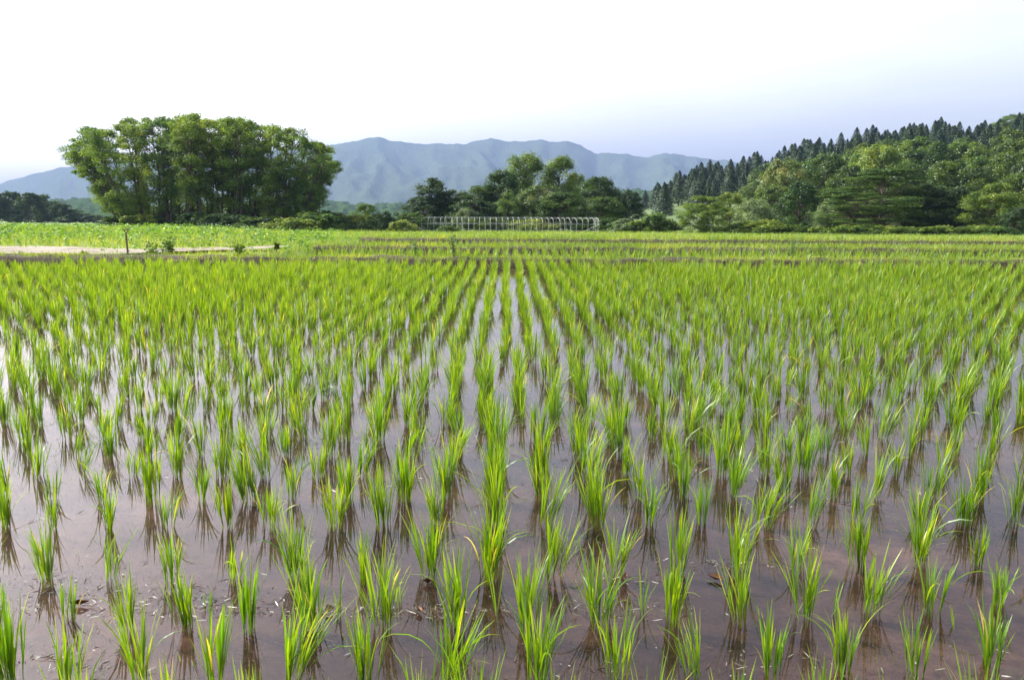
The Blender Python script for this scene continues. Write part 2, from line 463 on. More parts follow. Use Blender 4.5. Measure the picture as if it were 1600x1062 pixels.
# far mountains: a real ridge 4 to 8 km away
def silhouette(pts, D):
    a, e = [], []
    for px, py in pts:
        d = pdir(px, py); a.append(d[0]); e.append(CAM_H + d[2] * D)
    return np.array(a), np.array(e)
MD = 6000.
ma, mh = silhouette([(-500, 330), (-250, 318), (-60, 300), (0, 284), (45, 270), (95, 257), (200, 246), (330, 236), (440, 232), (520, 223), (555, 216), (590, 213), (625, 219), (660, 220), (700, 224), (730, 223), (765, 217), (800, 221), (845, 216), (885, 217), (905, 222), (930, 236), (950, 236), (975, 233), (1010, 239), (1050, 237), (1085, 240), (1115, 243), (1150, 250), (1200, 262), (1300, 280), (1500, 290), (2100, 310)], MD)
a = np.linspace(-1.05, 1.05, 520); d = np.concatenate([np.linspace(3300, 6000, 70), np.linspace(6100, 7800, 14)])
A, D = np.meshgrid(a, d)
H = np.interp(A, ma, mh)
H = H + (fbm(A * 60, A * 0, 2, 3) - .5) * 26
t = (D - 3300) / 2700
rise = np.where(t <= 1, t ** 1.25, 1 - .35 * (t - 1) ** .8)
spur = 1 - np.abs(2 * fbm(A * 15 + t * .9, t * 1.4 + 2, 4, 5) - 1)         # ridged spurs
spur2 = 1 - np.abs(2 * fbm(A * 38 - t * 1.1, t * 3.2, 14, 4) - 1)
amp = np.clip(1 - np.abs(t - .55) * 1.9, 0, 1) ** .7
Zm = -30 + (H + 30) * rise - (1 - spur) * amp * 195 - (1 - spur2) * amp * 70 + (fbm(A * 260, D * .03, 8, 3) - .5) * 12
tag(obj("mountains", grid_mesh("mountains", A * D, D, Zm, M_MOUNT)), kind="structure")

# lower foothills
def foothills(name, D0, D1, pts, seed, m, a0=-1.0, a1=.9):
    fa, fh = silhouette(pts, D1)
    A, D = np.meshgrid(np.linspace(a0, a1, 700), np.linspace(D0, D1 * 1.35, 70))
    Hh = np.interp(A, fa, fh) + (fbm(A * 160, D * .02, seed, 5) - .5) * D1 * .016
    t = (D - D0) / (D1 - D0)
    r = np.where(t <= 1, sstep(0, 1, t), 1 - (t - 1) ** 1.0)
    z0 = gz(A * 0, D) - 2
    tag(obj(name, grid_mesh(name, A * D, D, z0 + (Hh - z0) * r, m)), kind="structure")
foothills("foothills", 450, 1500, [(-400, 322), (0, 318), (150, 312), (450, 314), (520, 318), (580, 322), (640, 320), (700, 316), (800, 312), (950, 300), (1050, 300), (1200, 310), (2000, 316)], 41, M_FOOT)

# wooded hill on the right
RT = [(860, 318), (940, 316), (1000, 308), (1040, 300), (1100, 288), (1150, 276), (1200, 268), (1240, 258), (1300, 244), (1380, 230), (1420, 225), (1460, 219), (1500, 226), (1540, 226), (1570, 214), (1600, 206), (1700, 186), (1900, 170), (2300, 175)]
HD = 400.
ha, hh = silhouette(RT, HD)
def hill_z(x, y):
    a_ = x / np.maximum(y, 1)
    top = np.interp(a_, ha, hh)
    y0 = 135 + 60 * (1 - sstep(.15, .5, a_))
    t_ = np.clip((y - y0) / (HD - y0), 0, 1)
    base = gz(x, y) - .6
    f = sstep(.10, .22, a_)
    back = 1 - np.clip((y - HD) / 300, 0, 1) * .6
    return base + (top - base) * (t_ ** .85) * f * back + (fbm(x * .03, y * .03, 6) - .5) * 5 * f * sstep(.02, .3, t_) * (1 - sstep(.85, 1, t_))
A, D = np.meshgrid(np.linspace(.06, 1.3, 150), np.linspace(125, 720, 90))
tag(obj("wooded_hill", grid_mesh("wooded_hill", A * D, D, hill_z(A * D, D), M_HILL)), kind="structure")

# ------------------------------------------------------------------ rice
def clump(acc, cx, cy, cz, rs, size=1.0, nt=None, segs=6, fan=1.0, wk=1.0, lean=(0, 0), per=4, dead=.016):
    """one hill of rice: several tillers, each with a stem and arching leaves"""
    nt = nt or rs.integers(6, 10)
    B, AZ, TH, BE, LL, WW, VV = [], [], [], [], [], [], []
    for k in range(nt):
        a0 = rs.random() * 2 * math.pi
        r0 = (rs.random() ** .5) * .016 * (1 + nt * .06)
        th = abs(rs.normal(.0, .10)) * fan + r0 * 3 * fan
        bx, by = cx + math.cos(a0) * r0, cy + math.sin(a0) * r0
        sl = (.07 + rs.random() * .05) * size
        B.append((bx, by, cz - .02)); AZ.append(a0); TH.append(th * .6); BE.append(.05); LL.append(sl * 1.5 + .02); WW.append(.0055 * wk); VV.append(.3 + .3 * rs.random())
        for j in range(per):
            hk = sl * (.15 + .8 * j / per)
            az = a0 + rs.normal(0, .9)
            L = (.15 + .13 * rs.random()) * size * (1 - .12 * (j == 0))
            be = abs(rs.normal(.08, .17)) * fan
            v = min(.82, abs(rs.normal(.40, .19)))
            if rs.random() < .09: be += rs.random() * 1.8; L *= 1.15
            if rs.random() < dead: v = .95 + .05 * rs.random(); be += .5
            st = math.sin(th * .6)
            B.append((bx + math.cos(a0) * st * hk, by + math.sin(a0) * st * hk, cz + hk - .005))
            AZ.append(az); TH.append(max(0, th + abs(rs.normal(0, .09)))); BE.append(be); LL.append(L); WW.append((.0042 + .0022 * rs.random()) * wk); VV.append(v)
    B, AZ, TH, BE, LL, WW, VV = map(np.array, (B, AZ, TH, BE, LL, WW, VV))
    if lean != (0, 0):
        B[:, 0] += (B[:, 2] - cz) * lean[0]
        ux, uy = np.sin(TH) * np.cos(AZ) + lean[0], np.sin(TH) * np.sin(AZ) + lean[1]
        AZ = np.arctan2(uy, ux); TH = np.minimum(np.hypot(ux, uy), 1.2)
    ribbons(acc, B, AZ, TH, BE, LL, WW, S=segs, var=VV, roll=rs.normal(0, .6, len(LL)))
    return len(LL)

class RS:                                 # tiny wrapper so clumps have their own stream
    def __init__(s, seed): s.r = np.random.default_rng(seed)
    def random(s): return s.r.random()
    def normal(s, a=0, b=1, n=None): return s.r.normal(a, b, n)
    def integers(s, a, b): return int(s.r.integers(a, b))

ROW, HILLSP, SHEAR = .30, .2055, .018
rows = []                                 # (row index, [(x, y)])
# the nearest rows, clump by clump (measured along the front of the paddy)
R0 = [(-25, 1178), (132, 1178), (270, 1180), (395, 1180), (520, 1178), (655, 1178), (740, 1180), (872, 1176), (1008, 1175), (1145, 1175), (1278, 1172), (1400, 1172), (1525, 1168), (1640, 1165)]
R1 = [(-95, 1070), (15, 1068), (108, 1067), (220, 1066), (335, 1066), (452, 1066), (575, 1066), (703, 1067), (837, 1065), (965, 1061), (1086, 1058), (1208, 1054), (1322, 1048), (1430, 1052), (1550, 1036), (1668, 1034)]
R2 = [(-95, 990), (5, 986), (108, 968), (197, 984), (287, 978), (388, 981), (486, 981), (595, 980), (715, 976), (825, 980), (938, 971), (1050, 968), (1154, 966), (1255, 963), (1359, 956), (1457, 955), (1560, 945), (1665, 944)]
R3 = [(-120, 908), (-25, 906), (74, 905), (172, 904), (270, 903), (370, 902), (467, 901), (570, 901), (668, 899), (767, 898), (864, 896), (960, 893), (1058, 890), (1152, 888), (1245, 885), (1340, 883), (1434, 881), (1526, 880), (1620, 878), (1710, 876)]
for Rk in (R0, R1, R2, R3):
    rows.append([tuple(on_plane(px, py)[:2]) for px, py in Rk])
y = 3.06
ridx = 1                                  # row number inside its planting pass of six
off = (on_plane(864, 896)[0])             # column phase of the second pass
k = 0
phases = {0: off, 1: .068 * CAM_H, 2: 0.0, 3: 0.0 + .01, 4: -.015, 5: .01, 6: .02}
pas = 0
while y < 15.45:
    hw = .70 * y + 1.2
    ph = phases.get(pas, 0)
    n0 = int(math.floor((-hw - ph) / HILLSP)); n1 = int(math.ceil((hw - ph) / HILLSP))
    r_ = []
    for n in range(n0, n1 + 1):
        x = ph + n * HILLSP + rng.normal(0, .012)
        yy = y + SHEAR * x + rng.normal(0, .014)
        # the far half of the field left of the middle was planted out of step with the centre
        if pas >= 3 and x < -.16 * y: x += (pas % 3 - 1) * .07 + .05
        r_.append((x, yy))
    rows.append(r_)
    ridx += 1; y += ROW + rng.normal(0, .006)
    if ridx == 6: ridx = 0; pas += 1

def in_view(x, y, z=.2, mx=25, my=0):
    v = MR.T @ np.array([x, y, z - CAM_H])
    px, py = 800 + F_PX * v[0] / -v[2], 531 - F_PX * v[1] / -v[2]
    return (-mx < px < 1600 + mx) and py < 1062 + my, px, py

GROUP = "rice clumps planted in rows in the near paddy"
NEAR_MAX = 300
n_near = 0
rest = Acc()
named = []
rowinfo = []
for ri, r_ in enumerate(rows):
    vis = []
    for (x, y) in r_:
        ok, px, py = in_view(x, y, .17, 14, 0)
        vis.append(ok)
    rowinfo.append(vis)
for ri, r_ in enumerate(rows):
    col = 0
    for (x, y), ok in zip(r_, rowinfo[ri]):
        seed = int(abs(x * 7919 + y * 104729 + ri * 31)) + 17
        rs = RS(seed)
        vig = .62 + .72 * fbm(x * .9 + 10, y * .55, 77, 3) + rs.normal(0, .17)
        if rs.random() < .08: vig *= .66
        vig = max(.55, min(1.3, vig))
        if y > 14.6 and x < -.53 * y: continue
        if y > 7.8: vig = min(1.35, vig * (1.28 if x < -.14 * y and x > -.50 * y else 1.1))
        if ok and n_near < NEAR_MAX:
            n_near += 1; col += 1
            acc = Acc()
            fan = rs.random() * .7 + .45
            ntil = max(4, int(rs.integers(9, 15) * vig ** 1.3))
            clump(acc, 0, 0, 0, rs, size=.77 * vig ** .6 * (1 + rs.normal(0, .07)), nt=ntil, segs=6, fan=fan, wk=1.0, lean=(rs.normal(0, .09), rs.normal(0, .06)))
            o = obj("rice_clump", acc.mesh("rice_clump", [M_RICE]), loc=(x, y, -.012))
            look = ("sparse" if ntil < 8 else "dense" if ntil > 13 else "") 
            look = {"": "green", "sparse": "sparse green", "dense": "dense green"}[look]
            tag(o, "%s rice clump, %s from the left in the %s row from the front" % (look, ordinal(col), ordinal(ri + 1)), "rice plant", GROUP)
        elif in_view(x, y, .17, 120, 160)[0]:
            far = y > 8
            clump(rest, x, y, -.01, rs, size=.77 * vig ** .5, nt=max(4, int(rs.integers(8, 13) * vig * (1.25 if far else 1))), segs=4 if not far else 3, fan=.72, wk=.95 if not far else 1.05, per=4)

# rice in the terraces beyond
for (x0, x1, y0, y1, wl) in PADDIES[1:]:
    y = y0 + .35
    while y < y1 - .3:
        x = x0 + .3 + rng.random() * .1
        xs = np.arange(x0 + .3, min(x1 - .2, .66 * y + 1), HILLSP * 1.25) + rng.normal(0, .03)
        for x in xs:
            rs = RS(int(abs(x * 7919 + y * 104729)))
            clump(rest, x + rs.normal(0, .02), y + rs.normal(0, .03), wl, rs, size=1.0, nt=4, segs=2, fan=1.2, wk=2.4, per=3)
        y += .38
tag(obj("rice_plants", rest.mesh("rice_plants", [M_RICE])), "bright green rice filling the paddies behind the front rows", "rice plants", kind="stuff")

# small stray sprouts between the front clumps
for i, (px, py, h, lab) in enumerate([(530, 962, .16, "thin stray sprout with two long blades left of centre front"), (1303, 955, .15, "stray upright sprout between two dense clumps, lower right"), (1004, 952, .15, "stray grass sprout right of centre beside brown debris"),
                                 (776, 960, .20, "yellow-green stray sprout below the central gap in the rows"), (625, 940, .10, "tiny upright blade standing alone in open water"), (205, 962, .12, "small crooked sprout among floating specks, lower left"),
                                 (1490, 978, .09, "pair of tiny blades in water near lower right edge"), (328, 945, .07, "short dark green tuft poking out of the water")]):
    p = on_plane(px, py)
    rs = RS(900 + i); acc = Acc()
    n = 3 + i % 3
    ribbons(acc, np.tile([0, 0, -.02], (n, 1)) + rs.normal(0, .006, (n, 3)) * [1, 1, 0], rs.r.random(n) * 6.28, np.abs(rs.normal(.1, .12, n)), np.abs(rs.normal(.3, .3, n)), h * (.6 + .5 * rs.r.random(n)), np.full(n, .005), S=5, var=rs.r.random(n) * .7)
    tag(obj("grass_sprout", acc.mesh("grass_sprout", [M_RICE]), loc=(p[0], p[1], 0)), lab, "sprout", "stray sprouts between the rice clumps")

# floating specks, stalk bits and tiny water weeds
deb = Acc()
def bits(n, cx, cy, sx, sy, smin, smax):
    n = int(n * 1.8); smax *= 1.4
    C = np.stack([cx + rng.normal(0, sx, n), cy + rng.normal(0, sy, n), np.full(n, .0035)], 1)
    az = rng.random(n) * 6.28
    ribbons(deb, C, az, np.full(n, 1.5) + rng.normal(0, .05, n), np.zeros(n), smin + (smax - smin) * rng.random(n) ** 3, .0018 + .003 * rng.random(n), S=2, prof='grass', roll=rng.normal(0, .6, n), var=rng.random(n))
for (px, py, n, sx, sy) in [(60, 915, 120, .16, .10), (120, 950, 90, .2, .06), (250, 925, 110, .14, .08), (345, 940, 90, .16, .06), (480, 958, 120, .22, .02), (640, 958, 90, .2, .02), (700, 955, 60, .1, .03),
                            (990, 955, 60, .1, .03), (980, 905, 50, .08, .02), (1110, 880, 60, .08, .03), (80, 1035, 60, .1, .05), (660, 690, 150, .7, .1), (1000, 690, 120, .6, .1), (300, 690, 120, .5, .15), (1300, 1040, 80, .5, .05)]:
    p = on_plane(px, py); bits(n, p[0], p[1], sx, sy, .004, .03)
for k in range(60):
    p = (rng.uniform(-3.6, 3.6), rng.uniform(1.9, 6.5)); bits(14, p[0], p[1], .09, .06, .004, .035)
tag(obj("floating_debris", deb.mesh("floating_debris", [M_DEBRIS])), "brown stalk bits and specks floating on the paddy water", "debris", kind="stuff")
spr = Acc()
n = 420
cl = rng.random((60, 2)) * [7, 3.6] + [-3.5, 1.9]
ci = rng.integers(0, 60, n)
C = np.concatenate([cl[ci] + rng.normal(0, .05, (n, 2)), np.full((n, 1), -.01)], 1)
ribbons(spr, C, rng.random(n) * 6.28, rng.random(n) * .7, rng.random(n), .015 + .04 * rng.random(n), np.full(n, .0022), S=3, var=rng.random(n) * .6, prof='grass')
tag(obj("water_weed", spr.mesh("water_weed", [M_RICE])), "tiny green water weeds scattered between the rice clumps", "water weed", kind="stuff")
# a few dead leaves
for i, (px, py, lab) in enumerate([(668, 912, "curled brown dead leaf at the foot of a clump, centre"), (977, 905, "dark red dead leaf floating in two curls, right of centre"), (1118, 907, "pale and dark dead leaf floating left of a tall clump"), (515, 957, "dark flat dead leaf in the line of floating bits"), (655, 956, "long brown dead leaf with raised edge in floating debris"), (125, 946, "brown dead leaf beside the leftmost double clump")]):
    p = on_plane(px, py); acc = Acc()
    s = np.linspace(0, 1, 7); n = 4
    L = .032 + .012 * (i % 3); W = .007
    v = []
    for t in s:
        w = math.sin(math.pi * (.06 + .88 * t)) * W
        v += [[(t - .5) * L, -w, .008 + .010 * (1 - abs(2 * t - 1)) + .007], [(t - .5) * L, 0, .004 + .010 * abs(2 * t - 1)], [(t - .5) * L, w, .011 + .006 * t]]
    q = []
    for k2 in range(6):
        for j in range(2): q.append([k2 * 3 + j, k2 * 3 + j + 1, k2 * 3 + j + 4, k2 * 3 + j + 3])
    acc.add(v, q)
    o = obj("dead_leaf", acc.mesh("dead_leaf", [M_LEAFDEAD], True), loc=(p[0], p[1], 0)); o.rotation_euler[2] = i * 1.3
    tag(o, lab, "dead leaf", "dead leaves floating on the paddy")

# ------------------------------------------------------------------ grass and weeds of banks and meadow
def strip_grass(name, n, xf, yf, zf, lmin, lmax, w, label, m=M_GRASS, S=3, varmax=1.0, lean=.25):
    acc = Acc()
    x = xf(n); y = yf(n, x); z = zf(x, y)
    ribbons(acc, np.stack([x, y, z], 1), rng.random(n) * 6.28, np.abs(rng.normal(0, lean, n)), rng.random(n) * .8, lmin + (lmax - lmin) * rng.random(n), w * (.7 + .6 * rng.random(n)), S=S, var=np.clip(fbm(x * .6, y * .6, 19) * .9 + rng.normal(0, .16, n), 0, varmax), prof='grass')
    tag(obj(name, acc.mesh(name, [m])), label, "grass", kind="stuff")
# along the three banks
acc = Acc()
for (x0, x1, yc, hf, zt, zl, sd_), dens, Lm, wd in zip(BUNDS, (1100, 700, 480), (.11, .17, .24), (.008, .012, .018)):
    n = int((x1 - x0) * dens)
    x = x0 + (x1 - x0) * rng.random(n)
    u = rng.uniform(-.62, 1.2, n)
    dn = fbm(x * .9, u, sd_)
    keep = rng.random(n) < np.clip(dn * 1.8 - .1 + u * .45, .12, 1)
    x, u = x[keep], u[keep]; n = len(x)
    yy = yc + u * hf
    zz = zt - .03 - .08 * np.abs(u) ** 2
    ribbons(acc, np.stack([x, yy, zz], 1), rng.random(n) * 6.28, np.abs(rng.normal(0, .35, n)), rng.random(n) * .9, Lm * (.5 + rng.random(n)), wd * (.6 + .7 * rng.random(n)), S=3, var=np.clip(fbm(x * .7, u, 55) + rng.normal(0, .13, n) - .06, 0, 1), prof='grass')
tag(obj("bank_grass", acc.mesh("bank_grass", [M_GRASS])), "low green grass growing on the earth banks", "grass", kind="stuff")

def on_road(x, y):
    d = np.full(len(x), 1e9)
    for i in range(0, len(rp), 3):
        d = np.minimum(d, np.hypot(x - rp[i, 0], y - rp[i, 1]) - rp[i, 2] * .5)
    return (d < .03) & (fbm(x * 1.1, y * 1.6, 71, 3) < .48)
def in_paddy(x, y):
    r = np.zeros(len(x), bool)
    for (x0, x1, y0, y1, wl) in PADDIES: r |= (x > x0 - .05) & (x < x1 + .05) & (y > y0 - .3) & (y < y1 + .25)
    return r
def meadow_pts(n, ymin, ymax, pw=1.0):
    y = ymin * (ymax / ymin) ** rng.random(n) if pw == 1.0 else ymin + (ymax - ymin) * rng.random(n) ** pw
    x = y * rng.uniform(-.70, .72, n)
    k = ~(on_road(x, y) | in_paddy(x, y))
    return x[k], y[k]
acc = Acc()
x, y = meadow_pts(150000, 16.4, 135)
n = len(x)
sc = np.interp(y, [16, 40, 120], [1, 1.6, 4])
L = (.14 + .22 * rng.random(n)) * np.interp(y, [16, 22, 60, 130], [.3, .7, 1.0, 1.5]) * (.6 + .9 * fbm(x * .35, y * .25, 61))
ribbons(acc, np.stack([x, y, gz(x, y) - .03], 1), rng.random(n) * 6.28, np.abs(rng.normal(0, .3, n)), rng.random(n) * .8, L, .011 * sc * (.7 + .6 * rng.random(n)), S=2, var=np.clip(.08 + fbm(x * .22, y * .22, 63) * .75 + rng.normal(0, .14, n), 0, 1), prof='grass')
tag(obj("meadow_grass", acc.mesh("meadow_grass", [M_GRASS])), "light green rough grass covering the meadow and terraces", "grass", kind="stuff")
acc = Acc()
x, y = meadow_pts(5200, 17.5, 125)
left = x / y < -.2
keep = (left & (y > 21)) | (rng.random(len(x)) < .55)
x, y = x[keep], y[keep]; n = len(x)
hgt = (.18 + .38 * rng.random(n)) * np.interp(y, [17, 25, 60, 120], [.2, .6, .8, 1.3]) * np.where(x / y < -.2, 1.1, .7)
per = 16
ii = np.repeat(np.arange(n), per)
C = np.stack([x[ii], y[ii], gz(x, y)[ii]], 1) + np.stack([rng.normal(0, .3, n * per) * hgt[ii], rng.normal(0, .3, n * per) * hgt[ii], rng.random(n * per) * hgt[ii]], 1)
nr = rng.normal(0, .6, (n * per, 3)) + [0, 0, 1]; nr /= np.linalg.norm(nr, axis=1)[:, None]
vv = np.clip(rng.normal(.4, .2, n)[ii] + rng.normal(0, .1, n * per), 0, .93)
white = (rng.random(n * per) < .05) & (C[:, 2] - gz(x, y)[ii] > hgt[ii] * .7) & (x[ii] / y[ii] < -.2)
vv[white] = .98
leaves(acc, C, nr, np.where(white, .05, .10) * (hgt[ii] / .4 + .3) * (.7 + .6 * rng.random(n * per)), vv)
tag(obj("weeds", acc.mesh("weeds", [M_WEED])), "leafy weeds with pale flower heads scattered over the meadow", "weeds", kind="stuff")

# individual leafy plants on the banks
def leafy_plant(name, px, py, Yd, h, w, label, m=M_WEED, n=120, ls=.06, group="leafy plants on the banks", var=.5):
    p = at(px, py, Yd); z0 = float(gz(p[0], Yd)) if py is None else p[2]
    a1, a2 = Acc(), Acc()
    root = obj(name, None, loc=(p[0], Yd, z0))
    ns = 5
    for k in range(ns):
        az = rng.random() * 6.28; ln = rng.random() * w * .5
        top = np.array([math.cos(az) * ln, math.sin(az) * ln, h * (.65 + .35 * rng.random())])
        pts = np.array([[0, 0, -.05], top * [.3, .3, .5], top])
        tube(a2, pts, np.array([.012, .008, .004]) * (h / .5), 4)
        m_ = int(n * 1.5) // ns
        t_ = rng.random(m_) ** .7
        C = np.array([np.interp(t_, [0, .5, 1], pts[:, j]) for j in range(3)]).T + rng.normal(0, w * .16, (m_, 3))
        C[:, 2] = np.maximum(C[:, 2], .03)
        nr = rng.normal(0, .6, (m_, 3)) + [0, 0, .8]; nr /= np.linalg.norm(nr, axis=1)[:, None]
        leaves(a1, C, nr, 1.5 * ls * (.6 + .8 * rng.random(m_)), np.clip(rng.normal(var, .2, m_), 0, .92))
    obj("foliage", a1.mesh("foliage", [m]), root); obj("stem", a2.mesh("stem", [M_WEED]), root)
    tag(root, label, "plant", group)
leafy_plant("leafy_plant", 650, 404, 16.2, .40, .34, "pale feathery weed standing on the far bank, left of centre", M_GREY, 110, .026)
leafy_plant("leafy_plant", 708, 404, 16.2, .50, .20, "taller narrow leafy weed on the far bank near centre", M_GREY, 90, .035)
leafy_plant("leafy_plant", 372, 404, 16.4, .38, .30, "bright broad-leaved plant at the end of the dirt road", M_LIGHT, 90, .045)
leafy_plant("leafy_plant", 265, 396, 18.2, .30, .30, "small leafy weed right of the wooden stake", M_LIGHT, 110, .05)
leafy_plant("leafy_plant", 432, 390, 19.0, .20, .16, "low yellow-green plant on the bank by the road bend", M_LIGHT, 70, .06, var=.85)
leafy_plant("leafy_plant", 35, 410, 16.9, .16, .34, "low sprawling weed between the road and paddy, far left", M_LIGHT, 90, .06)
leafy_plant("leafy_plant", 75, 409, 16.9, .14, .26, "small round weed at the road edge, left of the stake", M_LIGHT, 70, .05)
leafy_plant("leafy_plant", 132, 404, 17.2, .14, .20, "tiny leafy sprig on the verge just left of the stake", M_LIGHT, 60, .05)
leafy_plant("leafy_plant", 1236, 398, 17.6, .46, .36, "loose pale weed rising from the right-hand terrace bank", M_GREY, 70, .024)
leafy_plant("leafy_plant", 1280, 400, 17.0, .22, .40, "bushy light weed on the bank right of centre", M_LIGHT, 60, .03)
leafy_plant("leafy_plant", 1455, 404, 16.4, .18, .26, "small spreading weed on the bank at the right", M_LIGHT, 50, .03)
leafy_plant("grass_tuft", 240, 406, 16.6, .30, .55, "dark rounded grass tuft on the bank beside the stake", M_BROAD, 260, .035)

# dark clods of earth on the bank
for i, (px, w_, lab) in enumerate([(205, .16, "dark clod of earth at the foot of the wooden stake"), (278, .22, "broad dark clod of earth under the grass tuft"), (300, .2, "dark clod of earth at the bank edge by the paddy corner"), (338, .14, "small dark clod of earth near the bright bank plant")]):
    p = at(px, 407, 15.9); acc = Acc()
    nu, nv = 10, 7
    V = []
    for j in range(nv):
        ph = math.pi * j / (nv - 1)
        for i2 in range(nu):
            th = 2 * math.pi * i2 / nu
            k2 = 1 + .35 * (hashn(i2 % nu, j, i) - .5)
            V.append([math.cos(th) * math.sin(ph) * w_ * k2, math.sin(th) * math.sin(ph) * w_ * .7 * k2, math.cos(ph) * w_ * .45 * k2])
    Q = [[j * nu + i2, j * nu + (i2 + 1) % nu, (j + 1) * nu + (i2 + 1) % nu, (j + 1) * nu + i2] for j in range(nv - 1) for i2 in range(nu)]
    acc.add(V, Q)
    tag(obj("earth_clod", acc.mesh("earth_clod", [M_SOIL]), loc=(p[0], 15.85, .05)), lab, "clod", "dark earth clods on the bank")

# the wooden stake with its forked cross-piece
p = at(200, 405, 16.3)
stake = obj("wooden_stake", None, loc=(p[0], 16.3, 0.05))
tag(stake, "thin dark wooden stake with a small forked crosspiece on top", "stake")
acc = Acc(); tube(acc, [[0, 0, -.1], [.004, 0, .2], [-.004, 0, .42], [0, 0, .565]], [.021, .019, .018, .017], 8); obj("post", acc.mesh("post", [M_WOOD]), stake)
acc = Acc(); box(acc, [0, 0, .62], [.062, .022, .010]); obj("crosspiece", acc.mesh("crosspiece", [M_WOOD]), stake)
for s_ in (-1, 1):
    acc = Acc(); tube(acc, [[0, 0, .54], [s_ * .02, 0, .57], [s_ * .045, 0, .612]], [.010, .009, .008], 6); obj("brace", acc.mesh("brace", [M_WOOD]), stake)

# ------------------------------------------------------------------ the hoop house (bare greenhouse frame)
HY = 112.
gl, gr = at(645, 362, HY), at(932, 362, HY)
zb = float(gz(.5 * (gl[0] + gr[0]), HY))
hh_ = obj("greenhouse_frame", None, loc=(.5 * (gl[0] + gr[0]), HY, zb - .05))
hh_.rotation_euler[2] = R(2)
tag(hh_, "long bare pipe frame of a tunnel greenhouse before the middle trees", "greenhouse")
HL = gr[0] - gl[0]; HWD, HH = 2.7, 2.0
def hoop_pts(x, slump=0):
    t = np.linspace(0, 1, 19)
    out = []
    for q_ in t:
        if q_ < .2: yv, zv = -HWD, q_ / .2 * 1.5
        elif q_ > .8: yv, zv = HWD, (1 - q_) / .2 * 1.5
        else:
            a_ = math.pi * (1 - (q_ - .2) / .6)
            yv, zv = HWD * math.cos(a_), 1.5 + (HH - 1.5) * math.sin(a_)
        out.append([x + slump * zv, yv, zv])
    return out
NH = 34
for i in range(NH):
    x = -HL / 2 + HL * i / (NH - 1)
    acc = Acc(); tube(acc, hoop_pts(x + rng.normal(0, .03), rng.normal(0, .04)), .016, 5); obj("hoop", acc.mesh("hoop", [M_STEEL]), hh_)
for (yv, zv) in ((0, HH + .03), (-HWD - .03, 1.2), (HWD + .03, 1.2), (-HWD - .03, .35), (HWD + .03, .35), (-HWD * .8, 1.93)):
    acc = Acc(); tube(acc, [[-HL / 2 - .05, yv, zv], [0, yv, zv - .02], [HL / 2 + .05, yv, zv]], .013, 5); obj("rail", acc.mesh("rail", [M_STEEL]), hh_)
for s_ in (-1, 1):
    for yv in (-1.6, -.6, .6, 1.6):
        acc = Acc(); tube(acc, [[s_ * HL / 2, yv, 0], [s_ * HL / 2, yv, 1.2 + (HH - 1.2) * math.sqrt(1 - (yv / HWD) ** 2)]], .024, 5); obj("end_post", acc.mesh("end_post", [M_STEEL]), hh_)
    acc = Acc(); tube(acc, [[s_ * HL / 2, -HWD, 1.2], [s_ * HL / 2, HWD, 1.2]], .02, 5); obj("end_rail", acc.mesh("end_rail", [M_STEEL]), hh_)
    for s2 in (-1, 1):
        acc = Acc(); tube(acc, [[s_ * HL / 2, s2 * HWD, 1.2], [s_ * (HL / 2 - 2.4), s2 * HWD, .05]], .02, 5); obj("brace", acc.mesh("brace", [M_STEEL]), hh_)

